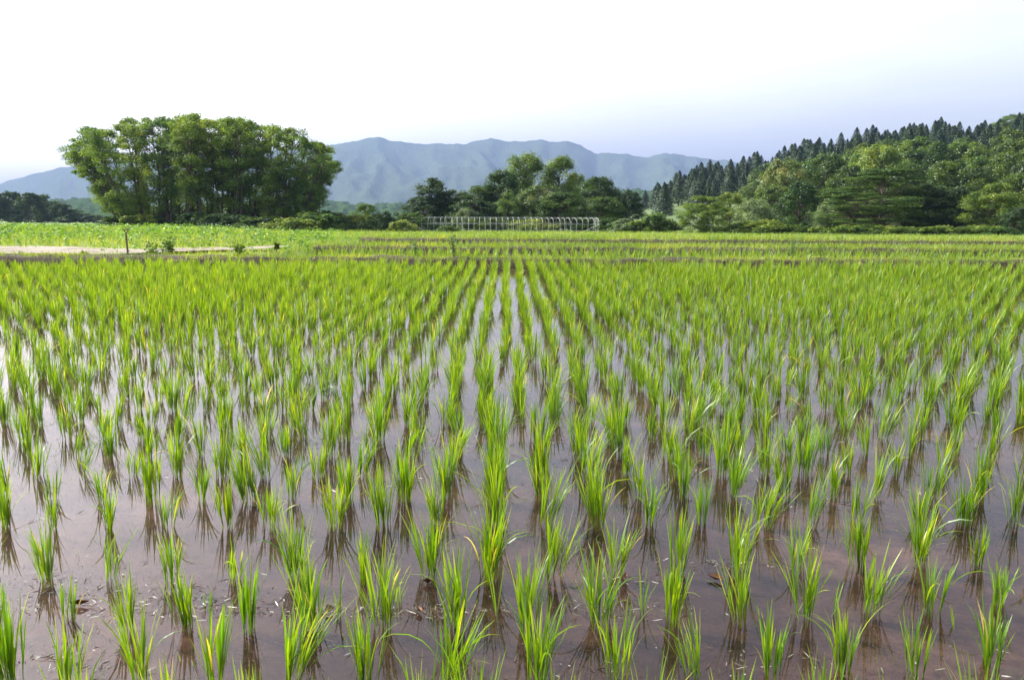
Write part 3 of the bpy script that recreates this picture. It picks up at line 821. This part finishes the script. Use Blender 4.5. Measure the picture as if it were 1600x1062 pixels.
# ------------------------------------------------------------------ trees
def tree_proto(seed, H, cr, cb, npuff, lpp, pr, flat, leaf, tr, lean=0.0, style='dome', stems=1, m=M_BROAD, low=0.0, updir=.6):
    """returns (crown mesh, trunk mesh) for a tree of height H with crown radius cr starting at cb*H"""
    r = np.random.default_rng(seed)
    ca, ta = Acc(), Acc()
    st = []
    for s_ in range(stems):
        az = r.random() * 6.28
        sp = 0 if stems == 1 else cr * .35
        topx = lean * H + math.cos(az) * sp * .9; topy = math.sin(az) * sp * .9
        n = 9
        t = np.linspace(0, 1, n)
        hh = H * (.94 - .1 * r.random() * (s_ > 0))
        curve = t ** (1.15 if lean == 0 else .9)
        pts = np.stack([topx * curve + r.normal(0, H * .006, n).cumsum() + math.cos(az) * sp * .12, topy * curve + r.normal(0, H * .006, n).cumsum() + math.sin(az) * sp * .12, t * hh - .2], 1)
        tube(ta, pts, tr * (1 - .86 * t) * (1.25 - .25 * np.minimum(1, t * 8)), 6)
        st.append(pts)
    for k in range(npuff):
        u = cb + (1 - cb) * (r.random() ** (.8 if low == 0 else 1.0))
        c = (u - cb) / (1 - cb)
        if style == 'dome': Rr = cr * math.sqrt(max(.03, 1 - max(0, (c - .35) / .65) ** 2)) * (.55 + .45 * min(1, c / .35))
        elif style == 'egg': Rr = cr * math.sin(math.pi * min(1, (.12 + .85 * c))) ** .6
        elif style == 'umbrella': Rr = cr * (.25 + .75 * c ** 1.2) * math.sqrt(max(.05, 1 - max(0, (c - .72) / .28) ** 2))
        else: Rr = cr * (1 - .75 * c)
        a_ = r.random() * 6.28
        rr = Rr * r.random() ** .38
        pz = u * H
        S = st[r.integers(0, stems)]
        ax_ = np.interp(pz, S[:, 2], S[:, 0]); ay_ = np.interp(pz, S[:, 2], S[:, 1])
        cx_, cy_ = (ax_ + math.cos(a_) * rr, ay_ + math.sin(a_) * rr)
        pzz = min(pz, H * .97)
        # limb
        zb_ = max(H * .12, pz - rr * (.5 + .6 * r.random()) - H * .04)
        bx_, by_ = np.interp(zb_, S[:, 2], S[:, 0]), np.interp(zb_, S[:, 2], S[:, 1])
        mid = np.array([(bx_ * .45 + cx_ * .55), (by_ * .45 + cy_ * .55), zb_ * .4 + pzz * .6 - rr * .05])
        t_ = np.linspace(0, 1, 5)[:, None]
        P0, P2 = np.array([bx_, by_, zb_]), np.array([cx_, cy_, pzz])
        limb = (1 - t_) ** 2 * P0 + 2 * t_ * (1 - t_) * mid + t_ ** 2 * P2
        tube(ta, limb, tr * .34 * (1 - .85 * t_[:, 0]), 4)
        # leaf puff
        nl = int(lpp * (.6 + .8 * r.random()))
        q = r.normal(size=(nl, 3)); q /= np.linalg.norm(q, axis=1)[:, None]
        rad = r.random(nl) ** .45
        pk = pr * (.6 + .75 * r.random()) * (1 - .25 * c)
        lump = 1 + .45 * (fbm(q[:, 0] * 2 + k * 3, q[:, 1] * 2 + q[:, 2] * 1.3, seed, 2) - .5) * 2
        C = q * (rad * pk * lump)[:, None] * [1, 1, flat] + [cx_, cy_, pzz - pk * flat * .35]
        C[:, 2] -= flat * .25 * (np.hypot(C[:, 0] - cx_, C[:, 1] - cy_) ** 2) / max(pk, .1)
        nr = q * .7 + r.normal(0, .55, (nl, 3)) + [0, 0, updir]
        nr /= np.linalg.norm(nr, axis=1)[:, None]
        pv = r.normal(.5, .2)
        leaves(ca, C, nr, leaf * (.6 + .8 * r.random(nl)), np.clip(pv + r.normal(0, .14, nl), 0, 1))
    return ca.mesh("crown", [m]), ta.mesh("trunk", [M_BARK], True)

def conifer_proto(seed, H=13., rr=3.1, n=2600, m=M_CEDAR, cb=.1):
    r = np.random.default_rng(seed)
    ca, ta = Acc(), Acc()
    tube(ta, [[0, 0, -.5], [0.05, 0, H * .5], [0, 0, H * .97]], [.22, .13, .03], 6)
    u = cb + (1 - cb) * r.random(n) ** .85
    az = r.random(n) * 6.28
    c = (u - cb) / (1 - cb)
    Rr = rr * np.minimum(1, (1 - c) ** .72 * 1.05 + .02) * (.75 + .3 * np.sin(u * H * 2.1 + az * 2) * .5 + .25 * r.random(n))
    fr = r.random(n) ** .4
    C = np.stack([np.cos(az) * Rr * fr, np.sin(az) * Rr * fr, u * H - Rr * fr * .25 + .15], 1)
    nr = np.stack([np.cos(az) * .7, np.sin(az) * .7, np.full(n, .7)], 1) + r.normal(0, .4, (n, 3)); nr /= np.linalg.norm(nr, axis=1)[:, None]
    leaves(ca, C, nr, (.42 + .32 * r.random(n)) * (.55 + .5 * (1 - c)), np.clip(r.normal(.45, .22, n), 0, 1), aspect=.5)
    return ca.mesh("crown", [m]), ta.mesh("trunk", [M_BARK], True)

def put_tree(name, proto, x, y, z, s=(1, 1, 1), rz=0., label="", group=None, cat="tree"):
    root = obj(name, None, loc=(x, y, z)); root.rotation_euler[2] = rz; root.scale = s
    obj("crown", proto[0], root); obj("trunk", proto[1], root)
    return tag(root, label, cat, group)

# --- left grove -------------------------------------------------------------
GP = [tree_proto(100 + i, 16, 4.2, .22, 62, 160, 1.2, .6, .25, .17, style='umbrella', stems=2 + i % 2, m=M_GROVE, updir=.5) for i in range(5)]
GL = [tree_proto(120 + i, 15, 3.6, .14, 58, 165, 1.2, .6, .25, .19, lean=-(.14, .30, .46)[i], style='umbrella', stems=2, m=M_GROVE, updir=.5) for i in range(3)]
GR = [tree_proto(130 + i, 15, 3.6, .14, 58, 165, 1.2, .6, .25, .19, lean=(.14, .28, .42)[i], style='umbrella', stems=2, m=M_GROVE, updir=.5) for i in range(3)]
grove = []
GY = 118.
def gtop(px):                              # how high the grove rises at a photo column
    return float(np.interp(px, [90, 110, 150, 200, 260, 330, 380, 440, 480, 520, 545], [268, 236, 206, 188, 180, 178, 184, 186, 200, 222, 252]))
spots = [(196, 'L', 2, -3), (202, 'L', 2, 4), (206, 'L', 2, 0), (221, 'L', 1, 6), (210, 'L', 1, -5), (216, 'L', 1, 1), (226, 'L', 0, -2), (236, 'L', 0, 5), (250, 2, 0, 4), (264, 3, 0, -2), (278, 4, 0, 5), (290, 0, 0, -5), (304, 1, 0, 1), (318, 2, 0, -3), (330, 3, 0, 4), (344, 4, 0, -1), (358, 0, 0, 3), (372, 1, 0, -4), (384, 2, 0, 2), (396, 3, 0, -2), (408, 4, 0, 4), (420, 'R', 0, -4), (430, 'R', 0, 2), (440, 'R', 1, -3), (450, 'R', 1, 3), (456, 'R', 2, -4), (463, 'R', 2, 1), (468, 'R', 1, 5), (472, 'R', 2, -2)]
for i, (px, kind, v, dy) in enumerate(spots):
    Yd = GY + dy
    x = ax(px, Yd); z = float(gz(x, Yd)) - .1
    if kind == 'L': pr_, tx = GL[v], px - 23 - 27 * v
    elif kind == 'R': px += 8; pr_, tx = GR[v], px + 22 + 24 * v
    else: pr_, tx = GP[kind], px
    top = at(tx, gtop(tx) + random.uniform(-5, 9), Yd)[2]
    H0 = 15. if kind in ('L', 'R') else 16.
    s = (top - z) / H0
    rz = random.uniform(0, 6.28) if kind not in ('L', 'R') else random.uniform(-.5, .5)
    sw = s * random.uniform(.9, 1.1)
    if i == 0: lab = "leftmost slender tree of the big grove, leaning far out left"
    elif i == len(spots) - 1: lab = "rightmost slender tree of the big grove, leaning out right"
    else: lab = "slender dark-trunked tree, %s from the left in the big grove" % ordinal(i + 1)
    put_tree("grove_tree", pr_, x, Yd, z, (sw, sw, s), rz, lab, "slender trees of the big left grove")
# undergrowth bushes at the grove's foot
BU = [tree_proto(200 + i, 2.6, 1.7, .03, 36, 130, .70, .75, .22, .07, style='dome', stems=3, m=[M_LIGHT, M_BROAD, M_DARKL, M_GREY][i]) for i in range(4)]
def bush(px, Yd, h, w, v, label, group):
    x = ax(px, Yd); z = float(gz(x, Yd)) - .1
    put_tree("bush", BU[v], x, Yd, z, (w / 3.4, w / 3.4, h / 2.6), random.uniform(0, 6), label, group, "bush")
k_ = 0
for px, Yd, h, w, v in [(178, 112, 1.6, 4, 1), (215, 110, 1.8, 4, 0), (250, 113, 1.5, 4, 2), (300, 108, 2.2, 5, 1), (335, 104, 2.0, 5, 2), (365, 100, 1.8, 5, 2), (395, 98, 1.6, 5, 1), (425, 96, 1.7, 5, 2), (455, 92, 1.6, 5, 0), (486, 104, 2.4, 6, 0), (510, 112, 2.8, 7, 1), (535, 120, 2.6, 6, 3)]:
    k_ += 1
    bush(px, Yd, h, w, v, "low bush at the foot of the big grove, %s from the left" % ordinal(k_), "bushes along the foot of the big grove")

for i in range(9):
    bush(215 + i * 30, 131, random.uniform(3, 4.6), 7, [2, 1][i % 2], "dark bush behind the trunks of the big grove, %s from the left" % ordinal(i + 1), "bushes behind the big grove")

# --- far wood at the left edge ----------------------------------------------
WP = [tree_proto(300 + i, 12, 4.6, .08, 34, 110, 1.9, .75, .75, .2, style='dome', m=M_DARKL) for i in range(3)]
k_ = 0
for px, py in [(-70, 318), (-45, 312), (-22, 306), (0, 302), (18, 299), (34, 301), (50, 302), (66, 304), (80, 311), (96, 318), (112, 326), (128, 332), (145, 336), (165, 338), (190, 340)]:
    Yd = 290 + (k_ % 3) * 12; k_ += 1
    x = ax(px, Yd); z = float(gz(x, Yd)); top = at(px, py, Yd)[2]; s = (top - z) / 12
    if px < -30: lab = "dark round-topped tree just cut by the left edge"
    put_tree("broadleaf_tree", WP[k_ % 3], x, Yd, z, (1.05, 1.05, s), k_ * 1.7, "dark round-topped tree, %s from the left in the far wood" % ordinal(max(1, k_ - 2)) if px >= -30 else "dark round-topped tree at the far wood's left end", "dark trees of the far wood at left")

# --- middle grove -----------------------------------------------------------
PR = {
 'dark': [tree_proto(400 + i, 8, 4.2, .04, 70, 300, 1.25, .5, .22, .2, style='dome', m=M_DARKL) for i in range(2)],
 'broad': [tree_proto(410 + i, 9, 4.0, .05, 80, 270, 1.2, .68, .22, .2, style='dome', m=M_BROAD) for i in range(3)],
 'light': [tree_proto(420 + i, 9, 3.7, .04, 78, 260, 1.1, .75, .20, .18, style='dome', m=M_LIGHT) for i in range(2)],
 'poplar': [tree_proto(430 + i, 12, 2.9, .12, 80, 240, 1.2, .95, .20, .18, style='dome', m=M_LIGHT) for i in range(2)],
 'layer': [tree_proto(440 + i, 11, 6.4, .03, 80, 520, 2.0, .18, .22, .25, style='egg', m=M_BROAD, updir=1.5) for i in range(2)],
 'grey': [tree_proto(450, 7, 3.6, .03, 64, 170, 1.35, .8, .24, .16, style='dome', m=M_GREY)],
 'chest': [tree_proto(460, 10, 4.2, .04, 84, 270, 1.15, .78, .21, .2, style='dome', m=M_CHEST)],
 'tuft': [tree_proto(470, 9, 2.3, .42, 30, 190, 1.15, .55, .26, .17, style='dome', m=M_DARKL)],
 'cedar': [conifer_proto(500 + i) for i in range(4)],
}
HT = {'dark': 8, 'broad': 9, 'light': 9, 'poplar': 12, 'layer': 11, 'grey': 7, 'chest': 10, 'tuft': 9, 'cedar': 13}
WD = {'dark': 9.4, 'broad': 9.2, 'light': 8.2, 'poplar': 6.0, 'layer': 13.5, 'grey': 8.4, 'chest': 9.6, 'tuft': 5.4, 'cedar': 6.0}
def tree(kind, v, px, ytop, Yd, wpx, label, group, name="broadleaf_tree", zoff=0., rz=None, zfun=gz):
    x = ax(px, Yd); z = float(zfun(np.array([x]), np.array([Yd]))[0]) - .1
    top = at(px, ytop, Yd)[2]
    s = (top - z) / HT[kind]
    w = 1.14 * wpx / F_PX * Yd / WD[kind]
    return put_tree(name, PR[kind][v % len(PR[kind])], x, Yd, z, (w, w, s), random.uniform(0, 6.28) if rz is None else rz, label, group)
mid = [
 ('tuft', 0, 674, 277, 128, 52, "small dark tree with a flat tufted top, left end of middle grove"),
 ('dark', 0, 662, 305, 126, 70, "low dark spreading tree at the left end of the middle grove"),
 ('dark', 1, 705, 296, 130, 95, "dark flat-layered tree behind the greenhouse frame's left part"),
 ('broad', 0, 748, 290, 132, 80, "dark rounded tree left of the tall trees in the middle grove"),
 ('dark', 0, 738, 312, 122, 90, "low dark tree just behind the greenhouse frame, left of its centre"),
 ('broad', 1, 782, 266, 130, 74, "leafy tree with a high rounded shoulder in the middle grove"),
 ('poplar', 0, 818, 238, 138, 72, "tallest pale green tree at the top of the middle grove"),
 ('poplar', 1, 872, 243, 140, 60, "second tall pale tree, right of the tallest in middle grove"),
 ('poplar', 0, 900, 268, 142, 34, "narrow pale tree right of the two tall middle trees"),
 ('light', 0, 795, 300, 122, 50, "bright green bush-like tree before the middle grove's tall trees"),
 ('chest', 0, 848, 288, 124, 92, "pale mottled broad tree in the centre of the middle grove"),
 ('broad', 2, 880, 300, 120, 90, "mid green broad tree behind the greenhouse frame, right of centre"),
 ('broad', 0, 935, 276, 128, 90, "rounded tree on the right shoulder of the middle grove"),
 ('dark', 1, 975, 296, 126, 64, "dark rounded tree at the right end of the middle grove"),
 ('broad', 1, 940, 308, 118, 80, "low broad tree behind the greenhouse frame's right end"),
 ('grey', 0, 728, 326, 118, 44, "grey-green shrubby tree behind the greenhouse frame's left half"),
 ('light', 1, 572, 318, 135, 46, "loose light green young tree between the two groves"),
]
for kd, v, px, yt, Yd, wp, lab in mid:
    tree(kd, v, px, yt, Yd, wp, lab, "trees of the middle grove", "pale_tree" if kd == 'poplar' else "broadleaf_tree")
k_ = 0
for px, Yd, h, w, v in [(555, 118, 2.4, 5, 0), (590, 112, 2.0, 5, 1), (606, 106, 2.6, 3.4, 2), (625, 98, 1.5, 3.4, 0), (640, 110, 2.6, 5, 1), (665, 116, 2.0, 5, 2), (700, 100, .9, 3, 1), (760, 117, 2.0, 6, 1), (830, 117, 1.8, 6, 0), (905, 117, 2.0, 6, 1), (950, 112, 2.0, 4.5, 1), (975, 108, 1.9, 4.5, 3), (1000, 108, 1.8, 4, 0), (1022, 106, 2.6, 4.2, 0), (1045, 106, 1.6, 4, 1), (1150, 98, 1.3, 4.2, 0), (1195, 96, 1.7, 5, 0), (1240, 94, 1.3, 4, 1), (1290, 92, 1.1, 4, 0)]:
    k_ += 1
    bush(px, Yd, h, w, v, "low bush, %s from the left in the row right of the big grove" % ordinal(k_), "bushes along the meadow's far edge")

# --- trees in front of the right hill ----------------------------------------
right = [
 ('light', 0, 1098, 306, 98, 78, "round bright bushy tree standing alone at the meadow's far edge"),
 ('cedar', 1, 1105, 292, 118, 26, "small pointed tree rising behind the round bright bushy tree"),
 ('light', 1, 1140, 300, 118, 60, "light green tree behind the round bright bushy tree"),
 ('grey', 0, 1178, 312, 104, 70, "grey-green willow-like tree between two brighter trees"),
 ('chest', 0, 1222, 246, 150, 86, "tall pale-flowered tree in front of the cedar slope"),
 ('broad', 0, 1248, 284, 112, 74, "mid green rounded tree below the pale-flowered tree"),
 ('broad', 1, 1285, 240, 160, 90, "broad tree right of the pale-flowered tree, high on the edge"),
 ('grey', 0, 1292, 318, 98, 50, "grey vine-covered shrub tree left of the layered tree"),
 ('light', 1, 1368, 226, 150, 92, "tall light-topped tree rising behind the layered tree"),
 ('layer', 0, 1375, 262, 98, 165, "big dark tree with flat layered branches, right part"),
 ('layer', 1, 1340, 300, 92, 110, "smaller flat-layered tree merging with the big layered tree"),
 ('dark', 0, 1448, 286, 98, 90, "dark rounded tree right of the layered tree"),
 ('dark', 1, 1490, 290, 96, 86, "very dark tree in the shaded gap left of the bright edge tree"),
 ('broad', 2, 1462, 252, 128, 90, "broad green tree rising behind the dark rounded tree"),
 ('broad', 0, 1515, 260, 124, 84, "broad green tree behind the gap near the right edge"),
 ('light', 0, 1552, 286, 90, 92, "bright leafy tree near the right edge of the field"),
 ('broad', 1, 1592, 270, 92, 90, "leafy tree cut by the right edge of the picture"),
 ('dark', 0, 1610, 240, 120, 90, "tall dark tree behind, at the right edge"),
 ('broad', 2, 1570, 236, 135, 90, "high broad tree behind the bright leafy edge tree"),
 ('dark', 1, 1585, 322, 84, 44, "low dark bush-like tree in the right corner of the meadow"),
 ('broad', 2, 1410, 256, 130, 80, "rounded green tree behind the layered tree's right side"),
 ('broad', 0, 1325, 258, 128, 80, "rounded green tree behind the layered tree's left side"),
 ('broad', 1, 1210, 290, 130, 70, "green tree behind the grey-green willow-like tree"),
]
for kd, v, px, yt, Yd, wp, lab in right:
    tree(kd, v, px, yt, Yd, wp, lab, "trees along the foot of the right hill", "cedar_tree" if kd == 'cedar' else "broadleaf_tree")
k_ = 0
for px, Yd, h, w, v in [(1320, 88, 1.2, 4, 0), (1355, 87, 1.0, 4.2, 1), (1395, 86, 1.1, 4.4, 0), (1430, 85, 1.0, 4, 1), (1465, 84, 1.2, 4, 0), (1500, 83, 1.1, 4, 1), (1535, 82, 1.2, 4, 0), (1570, 80, 1.0, 4, 1)]:
    k_ += 1
    bush(px, Yd, h, w, v, "low leafy bush at the foot of the right trees, %s from the left" % ordinal(k_), "bushes at the foot of the right trees")

# --- cedars and broadleaf trees on the hill ----------------------------------
def on_hill(px, t):
    a_ = pdir(px, 300)[0]
    y0 = 135 + 60 * (1 - sstep(.15, .5, a_))
    Yd = float(y0 + (HD - y0) * t)
    x = a_ * Yd
    return x, Yd, float(hill_z(np.array([x]), np.array([Yd]))[0])
for i in range(132):                       # the ridge line
    px = 1000 + i * 4.2 + random.uniform(-9, 9)
    x, Yd, z = on_hill(px, random.uniform(.90, 1.0))
    s = random.choice([.38, .5, .58, .66, .78, .9]) * random.uniform(.9, 1.1) * (.8 if px < 1080 else 1)
    if px > 1545: continue
    put_tree("cedar_tree", PR['cedar'][i % 4], x, Yd, z - .4, (1.5 * s, 1.5 * s, s * .92), random.uniform(0, 6), "dark pointed cedar on the skyline of the right hill", "cedars along the ridge line")
for i in range(165):                      # the plantation below it
    px = random.uniform(1020, 1640)
    lim = np.interp(px, [1020, 1180, 1300, 1640], [.25, .36, .50, .50])
    x, Yd, z = on_hill(px, random.uniform(lim, .93))
    s = random.uniform(.65, .95)
    put_tree("cedar_tree", PR['cedar'][i % 4], x, Yd, z - .4, (1.45 * s, 1.45 * s, s * .95), random.uniform(0, 6), "dark pointed cedar on the slope below the right ridge", "cedars on the slope below the ridge")
HB = [tree_proto(600 + i, 11, 5.0, .05, 50, 170, 1.8, .7, .46, .2, style='dome', m=[M_BROAD, M_LIGHT, M_BROAD][i]) for i in range(3)]
for i in range(70):
    px = random.uniform(1180, 1660)
    lim = np.interp(px, [1180, 1300, 1500, 1640], [.34, .44, .40, .85])
    x, Yd, z = on_hill(px, random.uniform(.08, lim))
    s = random.uniform(.75, 1.1)
    put_tree("broadleaf_tree", HB[i % 3], x, Yd, z - .4, (s, s, s * .95), random.uniform(0, 6), "rounded green tree in the mixed wood on the right hillside", "broadleaf trees on the right hillside")
for i in range(16):                       # leafy crest at the far right
    px = 1545 + i * 5.5 + random.uniform(-2, 2)
    x, Yd, z = on_hill(px, random.uniform(.82, 1.0))
    s = random.uniform(.8, 1.05)
    put_tree("broadleaf_tree", HB[i % 3], x, Yd, z - .4, (s, s, s * .9), random.uniform(0, 6), "rounded tree crowning the highest part of the right hill", "leafy trees on the hill's highest part")

# ------------------------------------------------------------------ haze
HAZE = 1
if HAZE:
    acc = Acc(); box(acc, [0, 4700, 300], [9400, 5400, 400])
    me = acc.mesh("haze", [])
    zt = 530.
    me.vertices.foreach_get
    co = np.zeros(24, np.float32); me.vertices.foreach_get("co", co); co = co.reshape(-1, 3)
    co[:, 2] = np.where(co[:, 2] > 0, zt, -75); co[:, 1] = np.where(co[:, 1] < 0, -200, 8150)
    co[:, 0] = np.sign(co[:, 0]) * 8400
    me.vertices.foreach_set("co", co.ravel())
    m, nt, out = mat("haze_air")
    pv = N(nt, "ShaderNodeVolumePrincipled")
    pv.inputs["Color"].default_value = (.28, .378, .63, 1)
    pv.inputs["Density"].default_value = 1.05e-4
    pv.inputs["Anisotropy"].default_value = .1
    nt.links.new(pv.outputs[0], out.inputs["Volume"])
    me.materials.append(m)
    tag(obj("haze", me), "pale blue haze in the air towards the mountains", "haze", kind="stuff")
